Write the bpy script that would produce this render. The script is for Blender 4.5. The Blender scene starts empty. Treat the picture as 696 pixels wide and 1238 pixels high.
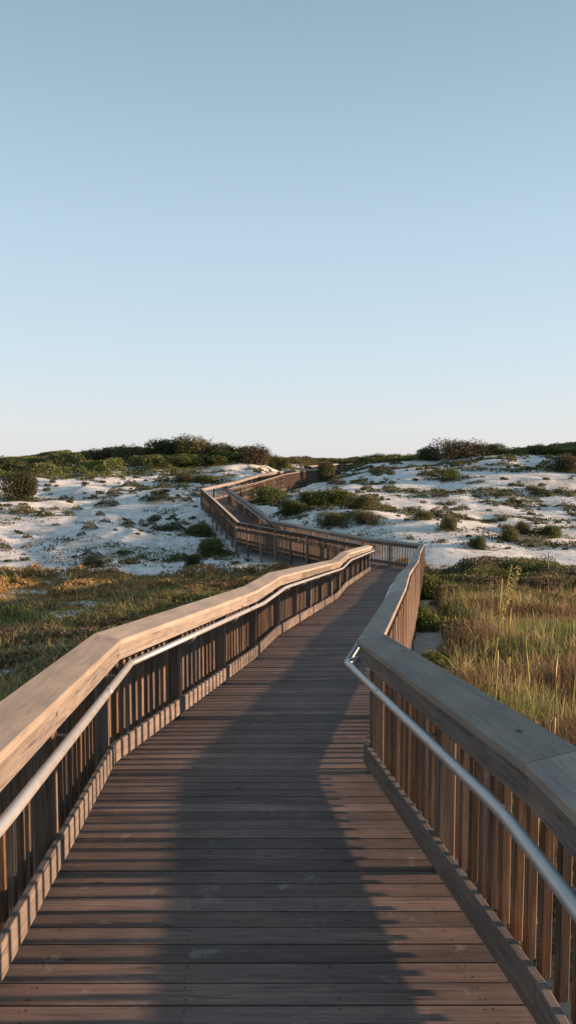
import bpy, math, random
import numpy as np
from mathutils import Vector
S = bpy.context.scene
COL = S.collection
rnd = random.Random(7)
RNG = np.random.default_rng(11)

# ------------------------------------------------------------------ camera, sky, sun, exposure
F = 930.0                                   # focal length in pixels of the 696 x 1238 photograph
ZC = 5.3                                    # height of the camera above the valley floor
PITCH = math.atan(64 / F)
cd = bpy.data.cameras.new('camera'); cam = bpy.data.objects.new('camera', cd); COL.objects.link(cam)
cam.location = (0, 0, ZC); cam.rotation_euler = (math.pi / 2 - PITCH, 0, 0)
cd.sensor_fit = 'VERTICAL'; cd.sensor_height = 24.0; cd.lens = 24.0 * F / 1238.0
cd.clip_start = 0.05; cd.clip_end = 8000
S.camera = cam
SUN_EL, SUN_AZ = 8.2, 88.5                  # azimuth clockwise from +Y
w = bpy.data.worlds.new('World'); S.world = w; w.use_nodes = True
nt = w.node_tree; nt.nodes.clear()
sky = nt.nodes.new('ShaderNodeTexSky'); sky.sky_type = 'NISHITA'; sky.sun_disc = False
sky.sun_elevation = math.radians(SUN_EL); sky.sun_rotation = math.radians(SUN_AZ)
sky.air_density = 1.0; sky.dust_density = 0.6; sky.ozone_density = 1.0; sky.altitude = 0
bg = nt.nodes.new('ShaderNodeBackground'); bg.inputs[1].default_value = 0.15
out = nt.nodes.new('ShaderNodeOutputWorld')
# thin evening haze: the clear-sky model is blended with a pale band of air that follows the height above the horizon
tcw = nt.nodes.new('ShaderNodeTexCoord'); spw = nt.nodes.new('ShaderNodeSeparateXYZ'); nt.links.new(tcw.outputs['Generated'], spw.inputs[0])
rw = nt.nodes.new('ShaderNodeValToRGB'); crw = rw.color_ramp
SKY = [(0.0, (.565, .575, .61)), (.05, (.535, .575, .63)), (.14, (.465, .56, .645)), (.27, (.385, .51, .61)), (.40, (.295, .41, .49)), (.50, (.235, .335, .40)), (1.0, (.15, .235, .33))]
while len(crw.elements) < len(SKY): crw.elements.new(.5)
for el_, (p_, c_) in zip(crw.elements, SKY): el_.position = p_; el_.color = (*c_, 1)
nt.links.new(spw.outputs[2], rw.inputs[0])
sc_ = nt.nodes.new('ShaderNodeVectorMath'); sc_.operation = 'SCALE'; sc_.inputs['Scale'].default_value = 3.5; nt.links.new(rw.outputs[0], sc_.inputs[0])
mw = nt.nodes.new('ShaderNodeMix'); mw.data_type = 'RGBA'; mw.inputs[0].default_value = .91
nt.links.new(sky.outputs[0], mw.inputs[6]); nt.links.new(sc_.outputs[0], mw.inputs[7])
nt.links.new(mw.outputs[2], bg.inputs[0]); nt.links.new(bg.outputs[0], out.inputs[0])
sl = bpy.data.lights.new('sun', 'SUN'); sl.energy = 5.0; sl.angle = math.radians(0.9); sl.color = (1.0, 0.66, 0.42)
so = bpy.data.objects.new('sun', sl); COL.objects.link(so)
a, e = math.radians(SUN_AZ), math.radians(SUN_EL)
so.rotation_euler = Vector((math.sin(a) * math.cos(e), math.cos(a) * math.cos(e), math.sin(e))).to_track_quat('Z', 'Y').to_euler()
so.location = (30, 0, 20)
vs = S.view_settings; vs.view_transform = 'Standard'; vs.look = 'None'; vs.gamma = 1; vs.use_curve_mapping = False
vs.exposure = 1.3
S.cycles.max_bounces = 5; S.cycles.diffuse_bounces = 3; S.cycles.transparent_max_bounces = 4
S.cycles.caustics_reflective = False; S.cycles.caustics_refractive = False

# ------------------------------------------------------------------ helpers
def W(px, py, Y):
    "world point at forward distance Y seen at a photograph pixel (used only to read positions off the photo)"
    X = (px - 348) / F; U = -(py - 619) / F
    dy = math.cos(PITCH) + U * math.sin(PITCH); dz = -math.sin(PITCH) + U * math.cos(PITCH)
    k = Y / dy
    return (X * k, Y, ZC + dz * k)

def tag(o, label=None, cat=None, group=None, kind=None):
    if label: o['label'] = label
    if cat: o['category'] = cat
    if group: o['group'] = group
    if kind: o['kind'] = kind
    return o

def empty(name, loc):
    o = bpy.data.objects.new(name, None); o.location = loc; COL.objects.link(o); o.empty_display_size = .2
    return o

def put(name, me, parent=None, loc=None, rot=None, scale=None):
    o = bpy.data.objects.new(name, me); COL.objects.link(o)
    if parent is not None:
        o.parent = parent
    if loc is not None: o.location = loc
    if rot is not None: o.rotation_euler = rot
    if scale is not None: o.scale = scale
    return o

def quads_mesh(name, V, mat, cols=None, nper=4, smooth=False):
    "V (N,nper,3): N separate polygons"
    V = np.asarray(V, dtype=np.float32); N = len(V)
    me = bpy.data.meshes.new(name)
    me.vertices.add(N * nper); me.vertices.foreach_set('co', V.reshape(-1))
    me.loops.add(N * nper); me.loops.foreach_set('vertex_index', np.arange(N * nper, dtype=np.int32))
    me.polygons.add(N); me.polygons.foreach_set('loop_start', np.arange(0, N * nper, nper, dtype=np.int32))
    me.polygons.foreach_set('loop_total', np.full(N, nper, dtype=np.int32))
    me.update(calc_edges=True)
    if cols is not None:
        at = me.color_attributes.new('col', 'FLOAT_COLOR', 'POINT')
        c = np.ones((N, nper, 4), dtype=np.float32); c[..., :3] = np.asarray(cols)[:, None, :] if cols.ndim == 2 else cols
        at.data.foreach_set('color', c.reshape(-1))
    me.materials.append(mat)
    if smooth: me.polygons.foreach_set('use_smooth', np.ones(N, dtype=bool))
    return me

# value noise
_tab = np.random.default_rng(3).random((256, 256))
def vnoise(x, y):
    xi = np.floor(x).astype(int); yi = np.floor(y).astype(int); fx = x - xi; fy = y - yi
    fx = fx * fx * (3 - 2 * fx); fy = fy * fy * (3 - 2 * fy)
    t = lambda i, j: _tab[i % 256, j % 256]
    return (t(xi, yi) * (1 - fx) + t(xi + 1, yi) * fx) * (1 - fy) + (t(xi, yi + 1) * (1 - fx) + t(xi + 1, yi + 1) * fx) * fy
def fbm(x, y, s=1.0, o=4, seed=0):
    x = np.asarray(x, float) / s + seed * 17.3; y = np.asarray(y, float) / s + seed * 9.1
    r = 0; a_ = .5; 
    for i in range(o):
        r = r + a_ * vnoise(x, y); x = x * 2.03 + 5.1; y = y * 2.03 + 1.7; a_ *= .5
    return r / (1 - .5 ** o)
def sstep(a_, b_, x):
    t = np.clip((x - a_) / (b_ - a_), 0, 1); return t * t * (3 - 2 * t)

# ------------------------------------------------------------------ materials
def newmat(name):
    m = bpy.data.materials.new(name); m.use_nodes = True; n = m.node_tree; n.nodes.clear()
    o = n.nodes.new('ShaderNodeOutputMaterial'); b = n.nodes.new('ShaderNodeBsdfPrincipled')
    n.links.new(b.outputs[0], o.inputs[0]); return m, n, b, o
def ramp(n, fac, stops):
    r = n.nodes.new('ShaderNodeValToRGB'); cr = r.color_ramp
    while len(cr.elements) < len(stops): cr.elements.new(.5)
    for el, (p, c) in zip(cr.elements, stops):
        el.position = p; el.color = (c[0], c[1], c[2], 1)
    n.links.new(fac, r.inputs[0]); return r.outputs[0]
def math_(n, op, a_, b_=None):
    m = n.nodes.new('ShaderNodeMath'); m.operation = op
    for i, v in enumerate((a_, b_)):
        if v is None: continue
        if isinstance(v, (int, float)): m.inputs[i].default_value = v
        else: n.links.new(v, m.inputs[i])
    return m.outputs[0]
def mix(n, mode, fac, a_, b_):
    m = n.nodes.new('ShaderNodeMix'); m.data_type = 'RGBA'; m.blend_type = mode
    for s, v in ((m.inputs[0], fac), (m.inputs[6], a_), (m.inputs[7], b_)):
        if isinstance(v, (int, float)): s.default_value = v
        elif isinstance(v, tuple): s.default_value = (*v, 1)
        else: n.links.new(v, s)
    return m.outputs[2]
def noise(n, vec, scale, detail=4, rough=.55, dist=0):
    t = n.nodes.new('ShaderNodeTexNoise'); t.inputs['Scale'].default_value = scale; t.inputs['Detail'].default_value = detail
    t.inputs['Roughness'].default_value = rough; t.inputs['Distortion'].default_value = dist
    n.links.new(vec, t.inputs['Vector']); return t.outputs[0]

def wood(name, dark, mid, light, rough=.8, crack=.5, per_object=False, speck=False, bump=.35, stretch=26):
    "weathered timber: UV u runs along the board in metres, v across in metres"
    m, n, b, o = newmat(name)
    uv = n.nodes.new('ShaderNodeUVMap'); uv.uv_map = 'uv'
    at = n.nodes.new('ShaderNodeAttribute'); at.attribute_name = 'rnd'
    r = at.outputs['Fac']
    if per_object:
        oi = n.nodes.new('ShaderNodeObjectInfo'); r = math_(n, 'FRACT', math_(n, 'ADD', r, oi.outputs['Random']))
    comb = n.nodes.new('ShaderNodeCombineXYZ')
    sep = n.nodes.new('ShaderNodeSeparateXYZ'); n.links.new(uv.outputs[0], sep.inputs[0])
    n.links.new(sep.outputs[0], comb.inputs[0]); n.links.new(math_(n, 'MULTIPLY', sep.outputs[1], float(stretch)), comb.inputs[1])
    n.links.new(math_(n, 'MULTIPLY', r, 37.0), comb.inputs[2])
    v = comb.outputs[0]
    g1 = noise(n, v, 1.6, 6, .6, .8)
    g2 = noise(n, v, 7.0, 5, .65, .3)
    comb2 = n.nodes.new('ShaderNodeCombineXYZ')
    n.links.new(sep.outputs[0], comb2.inputs[0]); n.links.new(math_(n, 'MULTIPLY', sep.outputs[1], 3.0), comb2.inputs[1]); n.links.new(math_(n, 'MULTIPLY', r, 11.0), comb2.inputs[2])
    blot = noise(n, comb2.outputs[0], 2.2, 4, .6)
    fac = math_(n, 'ADD', math_(n, 'MULTIPLY', g1, .55), math_(n, 'MULTIPLY', g2, .45))
    c = ramp(n, fac, [(.30, dark), (.5, mid), (.68, light)])
    br = math_(n, 'ADD', .68, math_(n, 'MULTIPLY', r, .6))
    # knots
    vor = n.nodes.new('ShaderNodeTexVoronoi'); vor.inputs['Scale'].default_value = 2.6; vor.inputs['Randomness'].default_value = 1
    ck_ = n.nodes.new('ShaderNodeCombineXYZ'); n.links.new(sep.outputs[0], ck_.inputs[0]); n.links.new(math_(n, 'MULTIPLY', sep.outputs[1], 2.2), ck_.inputs[1]); n.links.new(math_(n, 'MULTIPLY', r, 23.0), ck_.inputs[2])
    n.links.new(ck_.outputs[0], vor.inputs['Vector'])
    c = mix(n, 'MULTIPLY', .85, c, ramp(n, vor.outputs['Distance'], [(.035, (.22, .18, .16)), (.10, (1, 1, 1))]))
    hsv = n.nodes.new('ShaderNodeHueSaturation'); n.links.new(c, hsv.inputs['Color']); n.links.new(br, hsv.inputs['Value'])
    sat = math_(n, 'ADD', .75, math_(n, 'MULTIPLY', blot, .5))
    if per_object: sat = math_(n, 'MULTIPLY', sat, math_(n, 'ADD', .5, math_(n, 'MULTIPLY', math_(n, 'FRACT', math_(n, 'MULTIPLY', r, 7.3)), .6)))
    n.links.new(sat, hsv.inputs['Saturation'])
    c = hsv.outputs[0]
    c = mix(n, 'MULTIPLY', 1.0, c, ramp(n, blot, [(.3, (.72, .72, .74)), (.7, (1.1, 1.08, 1.05))]))
    # long drying cracks
    ck = noise(n, v, 2.3, 3, .7, .4)
    cr = ramp(n, ck, [(.335, (0, 0, 0)), (.385, (1, 1, 1))])
    c = mix(n, 'MULTIPLY', crack, c, cr)
    if speck:
        geo = n.nodes.new('ShaderNodeNewGeometry')
        s1 = noise(n, geo.outputs['Position'], 55, 2, .6)
        s2 = noise(n, geo.outputs['Position'], 1.1, 4, .6)
        sp = math_(n, 'MULTIPLY', ramp(n, s1, [(.68, (0, 0, 0)), (.74, (1, 1, 1))]), ramp(n, s2, [(.5, (0, 0, 0)), (.64, (1, 1, 1))]))
        c = mix(n, 'MIX', math_(n, 'MULTIPLY', sp, .6), c, (.5, .47, .45))
        d2 = noise(n, geo.outputs['Position'], 2.4, 5, .65)
        c = mix(n, 'MULTIPLY', .55, c, ramp(n, d2, [(.35, (.62, .62, .66)), (.65, (1.12, 1.08, 1.04))]))
        # faint pale scuffs of dry sand
        d3 = noise(n, geo.outputs['Position'], 6.5, 5, .75)
        c = mix(n, 'MIX', ramp(n, d3, [(.60, (0, 0, 0)), (.78, (.6, .6, .6))]), c, (.36, .34, .33))
    n.links.new(c, b.inputs['Base Color'])
    b.inputs['Roughness'].default_value = rough; b.inputs['Specular IOR Level'].default_value = .3
    bp = n.nodes.new('ShaderNodeBump'); bp.inputs['Strength'].default_value = bump; bp.inputs['Distance'].default_value = .004
    hsum = math_(n, 'ADD', fac, math_(n, 'MULTIPLY', cr, .5 * crack))
    n.links.new(hsum, bp.inputs['Height']); n.links.new(bp.outputs[0], b.inputs['Normal'])
    return m

M = {}
M['deck'] = wood('deck_timber', (.088, .061, .054), (.172, .124, .107), (.245, .183, .158), .75, .6, speck=True, bump=.3)
M['cap'] = wood('cap_timber', (.245, .205, .175), (.335, .285, .24), (.40, .345, .29), .75, .22, bump=.5)
M['fascia'] = wood('fascia_timber', (.075, .065, .06), (.18, .155, .138), (.27, .23, .195), .8, .65, bump=.8)
M['toe'] = wood('toe_board_timber', (.09, .075, .070), (.18, .148, .132), (.25, .21, .185), .82, .7, bump=.6)
M['baluster'] = wood('baluster_timber', (.045, .026, .018), (.125, .073, .045), (.27, .17, .105), .8, .6, per_object=True, bump=.5, stretch=40)
M['post'] = wood('post_timber', (.07, .055, .045), (.16, .12, .095), (.25, .19, .15), .82, .7, per_object=True, bump=.5)
M['beam'] = wood('beam_timber', (.05, .045, .042), (.12, .10, .09), (.19, .16, .14), .85, .6)

m, n, b, o = newmat('galvanised_pipe')
tc = n.nodes.new('ShaderNodeTexCoord')
nz = noise(n, tc.outputs['Object'], 14, 6, .7)
n.links.new(ramp(n, nz, [(.3, (.36, .35, .35)), (.7, (.46, .45, .44))]), b.inputs['Base Color'])
b.inputs['Metallic'].default_value = .5; n.links.new(math_(n, 'ADD', .3, math_(n, 'MULTIPLY', nz, .2)), b.inputs['Roughness'])
M['pipe'] = m

def foliage(name, tr=.25, rough=.6):
    m, n, b, o = newmat(name)
    at = n.nodes.new('ShaderNodeAttribute'); at.attribute_name = 'col'
    oi = n.nodes.new('ShaderNodeObjectInfo')
    hs = n.nodes.new('ShaderNodeHueSaturation'); n.links.new(at.outputs['Color'], hs.inputs['Color'])
    n.links.new(math_(n, 'ADD', .8, math_(n, 'MULTIPLY', oi.outputs['Random'], .4)), hs.inputs['Value'])
    n.links.new(math_(n, 'ADD', .485, math_(n, 'MULTIPLY', oi.outputs['Random'], .03)), hs.inputs['Hue'])
    n.links.new(hs.outputs[0], b.inputs['Base Color']); b.inputs['Roughness'].default_value = rough
    b.inputs['Specular IOR Level'].default_value = .2
    t = n.nodes.new('ShaderNodeBsdfTranslucent'); n.links.new(hs.outputs[0], t.inputs[0])
    mx = n.nodes.new('ShaderNodeMixShader'); mx.inputs[0].default_value = tr
    n.links.new(b.outputs[0], mx.inputs[1]); n.links.new(t.outputs[0], mx.inputs[2]); n.links.new(mx.outputs[0], o.inputs[0])
    return m
M['leaf'] = foliage('leaves', .35); M['grass'] = foliage('grass_blades', .35); M['twig'] = foliage('twigs', .0, .85)

# ------------------------------------------------------------------ the course of the boardwalk (deck level, inner face of the rails)
_py = [-6, 0, 6, 10.2, 11.8, 19.3, 21.3, 30, 60]
_pz = [-1.25, -1.81, -2.38, -2.75, -2.80, -3.58, -3.63, -4.40, -4.42]
def prof(Y): return float(np.interp(Y, _py, _pz)) + ZC
def line(p, q, ys):
    return [(p[0] + (q[0] - p[0]) * (y - p[1]) / (q[1] - p[1]), y) for y in ys]
L1 = [(-.98, -3.0), (-1.085, 2.5), (-1.304, 5.68)]
L1 += line((-1.304, 5.68), (3.22, 29.8), [8.0, 10.2, 11.8, 15.5, 19.3, 21.3, 25.5]) + [(3.22, 29.8)]
R1 = [(.88, -3.0), (.88, 2.62), (.572, 5.68)]
R1 += line((.572, 5.68), (5.22, 30.2), [8.0, 10.2, 11.8, 15.5, 19.3, 21.3, 25.5]) + [(5.22, 30.2)]
L1 = [(x, y, prof(y)) for x, y in L1]; R1 = [(x, y, prof(y)) for x, y in R1]
Zp = L1[-1][2]
RUNS_L = [L1[:3], L1[2:], [L1[-1], (-2.6, 41, Zp)], [(-2.6, 41, Zp), (-4.35, 47.6, Zp + .72), (-5.98, 54, Zp + 1.28)],
          [(-5.98, 54, Zp + 1.28), (-4.1, 57.5, ZC - 2.74), (-2.3, 62, ZC - 2.26), (.08, 75, ZC - 2.12), (3.4, 85, ZC - 2.16)],
          [(3.4, 85, ZC - 2.16), (2.6, 95, ZC - 1.85), (6.9, 105, ZC - 1.65)]]
RUNS_R = [R1[:3], R1[2:], [R1[-1], (3.42, 32.3, Zp), (-.95, 42, Zp)], [(-.95, 42, Zp), (-2.65, 47.9, Zp + .72), (-4.25, 53.6, Zp + 1.28)],
          [(-4.25, 53.6, Zp + 1.28), (-2.35, 56.8, ZC - 2.74), (-.5, 61.2, ZC - 2.26), (1.9, 74.3, ZC - 2.12), (5.3, 84.5, ZC - 2.16)],
          [(5.3, 84.5, ZC - 2.16), (4.5, 94.3, ZC - 1.85), (8.6, 104, ZC - 1.65)]]

# ------------------------------------------------------------------ terrain heights
CP = []
def wp(*a_): CP.append(W(*a_))
for x, y, z in [(-40, -20, -2.4), (0, -20, -2.3), (40, -20, -2.4), (-30, 0, -3.2), (-10, 0, -3.0), (0, 0, -2.75), (10, 0, -3.0), (30, 0, -3.0), (60, 0, -3), (-60, 0, -3),
                (-25, 12, -4.1), (-10, 12, -4.0), (-4, 12, -3.75), (3, 11, -3.45), (8, 12, -3.8), (20, 12, -3.7), (-30, 24, -4.9), (-14, 25, -4.9), (-3, 25, -4.8), (5, 24, -4.5),
                (12, 25, -4.6), (24, 25, -4.4), (-30, 35, -5.1), (-12, 35, -5.2), (-3, 36, -5.2), (3, 37, -5.1), (-2, 42, -5.0), (40, 34, -4.2), (-60, 30, -4.5), (60, 30, -3.8),
                (-45, 60, -2.2), (-60, 85, -1.8), (-40, 80, -2.8), (32, 50, -2.6), (27.5, 64, -1.1), (29, 75, .3), (36, 67, 1.5), (40, 75, 3.0), (37, 83, 2.3), (50, 76, 3.0), (40, 58, -.8), (60, 60, -1.5), (-60, 110, -3), (-30, 112, -1.0), (0, 116, -1.3), (12, 112, -1.0), (30, 110, -.8), (60, 110, -2)]:  # unseen hill past the right edge is added to shade the right dune
    CP.append((x, y, z + ZC))
for p in [(0, 662, 41), (0, 622, 50), (0, 600, 58), (-60, 620, 50), (100, 662, 41), (100, 632, 48), (100, 603, 57), (100, 582, 68), (100, 562, 80), (100, 556, 95), (0, 584, 68), (0, 573, 82),
          (200, 662, 42), (200, 622, 51), (200, 592, 61), (200, 573, 73), (200, 560, 84), (200, 556, 96), (265, 569, 74), (298, 558, 80), (300, 572, 72), (335, 563, 92), (240, 648, 46), (222, 604, 57), (250, 584, 64), (258, 655, 43),
          (300, 596, 62), (350, 585, 73), (330, 614, 52), (330, 596, 60), (380, 624, 45), (380, 600, 55), (450, 640, 40), (520, 664, 36), (570, 672, 36), (690, 662, 38), (450, 608, 52), (550, 620, 48), (650, 632, 46),
          (560, 602, 54), (660, 606, 52), (420, 590, 60), (500, 588, 60), (600, 588, 58), (690, 590, 57), (440, 573, 69), (550, 571, 66), (650, 572, 63), (405, 566, 80), (470, 559, 79), (540, 555, 76), (600, 549, 74), (690, 551, 72), (760, 552, 70), (375, 572, 86)]:
    wp(*p)
CP = np.array(CP)
def tps_fit(P, lam=1.5):
    n_ = len(P); X = P[:, :2] / 20; d = np.linalg.norm(X[:, None] - X[None], axis=2)
    K = np.where(d > 0, d * d * np.log(d + 1e-12), 0) + lam * .01 * np.eye(n_)
    A = np.zeros((n_ + 3, n_ + 3)); A[:n_, :n_] = K; A[:n_, n_] = 1; A[:n_, n_ + 1:] = X; A[n_, :n_] = 1; A[n_ + 1:, :n_] = X.T
    return X, np.linalg.solve(A, np.r_[P[:, 2], 0, 0, 0])
TX, TW = tps_fit(CP)
def tps(x, y):
    sh = np.shape(x); x = np.ravel(x) / 20; y = np.ravel(y) / 20; r = TW[-3] + TW[-2] * x + TW[-1] * y
    for i in range(len(TX)):
        d2 = (x - TX[i, 0]) ** 2 + (y - TX[i, 1]) ** 2
        r = r + TW[i] * .5 * d2 * np.log(d2 + 1e-18)
    return r.reshape(sh)
# coarse cached grid, bilinear lookups
gx = np.arange(-62, 62.1, .5); gy = np.arange(-22, 114.1, .5)
GXX, GYY = np.meshgrid(gx, gy, indexing='ij'); GZ = tps(GXX, GYY)
def bil(x, y):
    fx = np.clip((x + 62) / .5, 0, len(gx) - 1.001); fy = np.clip((y + 22) / .5, 0, len(gy) - 1.001)
    i = fx.astype(int); j = fy.astype(int); fx -= i; fy -= j
    return (GZ[i, j] * (1 - fx) + GZ[i + 1, j] * fx) * (1 - fy) + (GZ[i, j + 1] * (1 - fx) + GZ[i + 1, j + 1] * fx) * fy
# centre line of the walk for carving
CL = []
for a_, b_ in zip(RUNS_L, RUNS_R):
    n_ = max(2, int(math.dist(a_[0], a_[-1]) / 1.0))
    def samp(P, t):
        P = np.array(P); s = np.r_[0, np.cumsum(np.linalg.norm(np.diff(P[:, :2], axis=0), axis=1))]
        return np.array([np.interp(t * s[-1], s, P[:, k]) for k in range(3)])
    for k in range(n_): CL.append((samp(a_, k / n_) + samp(b_, k / n_)) / 2)
CL = np.array(CL)
def walkdist(x, y):
    sh = np.shape(x); x = np.ravel(x); y = np.ravel(y); best = np.full(x.shape, 1e9); z = np.zeros(x.shape)
    for c in CL:
        d = (x - c[0]) ** 2 + (y - c[1]) ** 2; k = d < best; best[k] = d[k]; z[k] = c[2]
    return np.sqrt(best).reshape(sh), z.reshape(sh)
def vegflat(x, y):
    "1 on the low vegetated flats, 0 on the white dunes"
    y = y + 3.0 * (fbm(x, y, 5, 3, 2) - .5)
    edge = np.interp(x, [-30, -6, -1, 3, 6, 14, 22, 30], [34.5, 34.5, 36, 35.5, 33.5, 33.0, 35, 37])
    return 1 - sstep(-.6, .6, y - edge)
def bare(x, y):
    g = np.zeros(np.shape(x)); w_ = fbm(x, y, .9, 4, 12)
    for cx, cy, sx, sy in ((-5.3, 16.8, 1.3, 1.1), (-4.6, 19.0, 1.3, .8), (-6.4, 22, 1.5, .7), (-4.0, 16.2, .8, .8), (-6.5, 15, .8, 1.0), (-9, 29, 1.8, .8), (-2.6, 31, 2.2, 1.2), (-3.2, 24, 1.2, .8)):
        g = np.maximum(g, np.exp(-((x - cx) / sx) ** 2 - ((y - cy) / sy) ** 2))
    return np.maximum(sstep(.50, .68, g * .62 + w_ * .48), .9 * sstep(.60, .68, fbm(x, y, 1.1, 4, 19)))
def H(x, y, carve=True):
    x = np.asarray(x, float); y = np.asarray(y, float)
    h = bil(x, y)
    dune = sstep(37, 42, y)
    h = h + dune * ((.9 + .7 * (x < -4)) * (fbm(x, y, 7, 3, 5) - .5) + .17 * (fbm(x, y, 1.6, 3, 6) - .5)) + (1 - dune) * .3 * (fbm(x, y, 3, 3, 7) - .5)
    far = sstep(0, 60, np.maximum(np.maximum(np.abs(x) - 62, y - 114), -22 - y))
    h = h * (1 - far) + far * (ZC - 2.6)
    if carve:
        d, z = walkdist(x, y)
        lim = z - .42 + np.maximum(0, d - 1.7) * .55
        h = np.where(d < 12, np.minimum(h, lim), h)
    return h

def axis(c0, c1, step, far):
    a_ = list(np.arange(c0, c1 + step / 2, step)); s = step
    hi = [a_[-1]]
    while hi[-1] < far: s *= 1.25; hi.append(hi[-1] + s)
    s = step; lo = [a_[0]]
    while lo[-1] > -far: s *= 1.25; lo.append(lo[-1] - s)
    return np.array(lo[:0:-1] + a_ + hi[1:])
ax = axis(-34, 34, .26, 3500); ay = axis(2, 92, .26, 3500)
XX, YY = np.meshgrid(ax, ay, indexing='ij'); ZZ = H(XX, YY)
nx_, ny_ = XX.shape
gm = bpy.data.meshes.new('ground')
gm.vertices.add(nx_ * ny_); gm.vertices.foreach_set('co', np.stack([XX, YY, ZZ], -1).astype(np.float32).ravel())
idx = np.arange(nx_ * ny_).reshape(nx_, ny_)
q = np.stack([idx[:-1, :-1], idx[1:, :-1], idx[1:, 1:], idx[:-1, 1:]], -1).reshape(-1, 4)
gm.loops.add(q.size); gm.loops.foreach_set('vertex_index', q.astype(np.int32).ravel())
gm.polygons.add(len(q)); gm.polygons.foreach_set('loop_start', np.arange(0, q.size, 4, dtype=np.int32)); gm.polygons.foreach_set('loop_total', np.full(len(q), 4, np.int32))
gm.polygons.foreach_set('use_smooth', np.ones(len(q), bool)); gm.update(calc_edges=True)
vf = vegflat(XX, YY)
# bare sandy gaps in the flats, and litter among the dune plants
wd, _wz = walkdist(XX, YY)
gap = bare(XX, YY) * (XX < 0) + sstep(2.3, 1.3, wd) * (XX > 0) * .5
litter = sstep(.52, .66, fbm(XX, YY * 1.6, 2.2, 5, 20)) * (1 - vf)
sandy = np.clip(1 - vf * (1 - .85 * np.clip(gap, 0, 1)), 0, 1)
at = gm.color_attributes.new('mask', 'FLOAT_COLOR', 'POINT')
at.data.foreach_set('color', np.stack([sandy, litter, vf, np.ones_like(vf)], -1).astype(np.float32).ravel())
m, n, b, o = newmat('sand')
geo = n.nodes.new('ShaderNodeNewGeometry'); mk = n.nodes.new('ShaderNodeAttribute'); mk.attribute_name = 'mask'
sp = n.nodes.new('ShaderNodeSeparateColor'); n.links.new(mk.outputs['Color'], sp.inputs[0])
n1 = noise(n, geo.outputs['Position'], 1.3, 6, .62); n2 = noise(n, geo.outputs['Position'], 9, 6, .7); n3 = noise(n, geo.outputs['Position'], 120, 2, .5)
sand = ramp(n, n1, [(.3, (.60, .575, .55)), (.6, (.76, .735, .71))])
sand = mix(n, 'MULTIPLY', .6, sand, ramp(n, n2, [(.3, (.72, .70, .68)), (.55, (1, 1, 1))]))
deb = noise(n, geo.outputs['Position'], 3.6, 7, .78); sand = mix(n, 'MULTIPLY', .75, sand, ramp(n, deb, [(.38, (.38, .33, .28)), (.47, (1, 1, 1))]))
lit = ramp(n, n2, [(.3, (.14, .10, .065)), (.7, (.38, .31, .24))])
c = mix(n, 'MIX', math_(n, 'MULTIPLY', sp.outputs[1], math_(n, 'MULTIPLY', ramp(n, n2, [(.42, (0, 0, 0)), (.62, (1, 1, 1))]), .75)), sand, lit)
soil = ramp(n, n2, [(.3, (.10, .085, .05)), (.7, (.34, .29, .21))])
c = mix(n, 'MIX', sp.outputs[0], soil, c)
n.links.new(c, b.inputs['Base Color']); b.inputs['Roughness'].default_value = .9; b.inputs['Specular IOR Level'].default_value = .15
bp = n.nodes.new('ShaderNodeBump'); bp.inputs['Strength'].default_value = .5; bp.inputs['Distance'].default_value = .12
n.links.new(math_(n, 'ADD', n1, math_(n, 'MULTIPLY', n2, .35)), bp.inputs['Height'])
bp2 = n.nodes.new('ShaderNodeBump'); bp2.inputs['Strength'].default_value = .2; bp2.inputs['Distance'].default_value = .01
n.links.new(n3, bp2.inputs['Height']); n.links.new(bp.outputs[0], bp2.inputs['Normal']); n.links.new(bp2.outputs[0], b.inputs['Normal'])
gm.materials.append(m)
tag(put('ground', gm), kind='structure')

# ------------------------------------------------------------------ swept boards
def sweep_data(path, sec, miters=None):
    "path: list of 3D points; sec: list of (offset outward, height); miters: outward unit*scale per vertex"
    V = []
    for p, mt in zip(path, miters):
        for (o_, h_) in sec: V.append((p[0] + mt[0] * o_, p[1] + mt[1] * o_, p[2] + h_))
    return V
def miters_for(path, side, prev=None, nxt=None):
    P = [np.array(p[:2]) for p in path]; res = []
    for i in range(len(P)):
        a_ = P[i - 1] if i > 0 else (np.array(prev[:2]) if prev is not None else None)
        c_ = P[i + 1] if i < len(P) - 1 else (np.array(nxt[:2]) if nxt is not None else None)
        ns = []
        for u_, v_ in ((a_, P[i]), (P[i], c_)):
            if u_ is None or v_ is None: continue
            d = (v_ - u_) / np.linalg.norm(v_ - u_); ns.append(np.array((-d[1], d[0])) * side)   # side +1: outward is left of travel
        if len(ns) == 1: res.append(ns[0])
        else:
            s_ = ns[0] + ns[1]; s_ /= np.linalg.norm(s_); res.append(s_ / max(.45, s_.dot(ns[0])))
    return res
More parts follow.
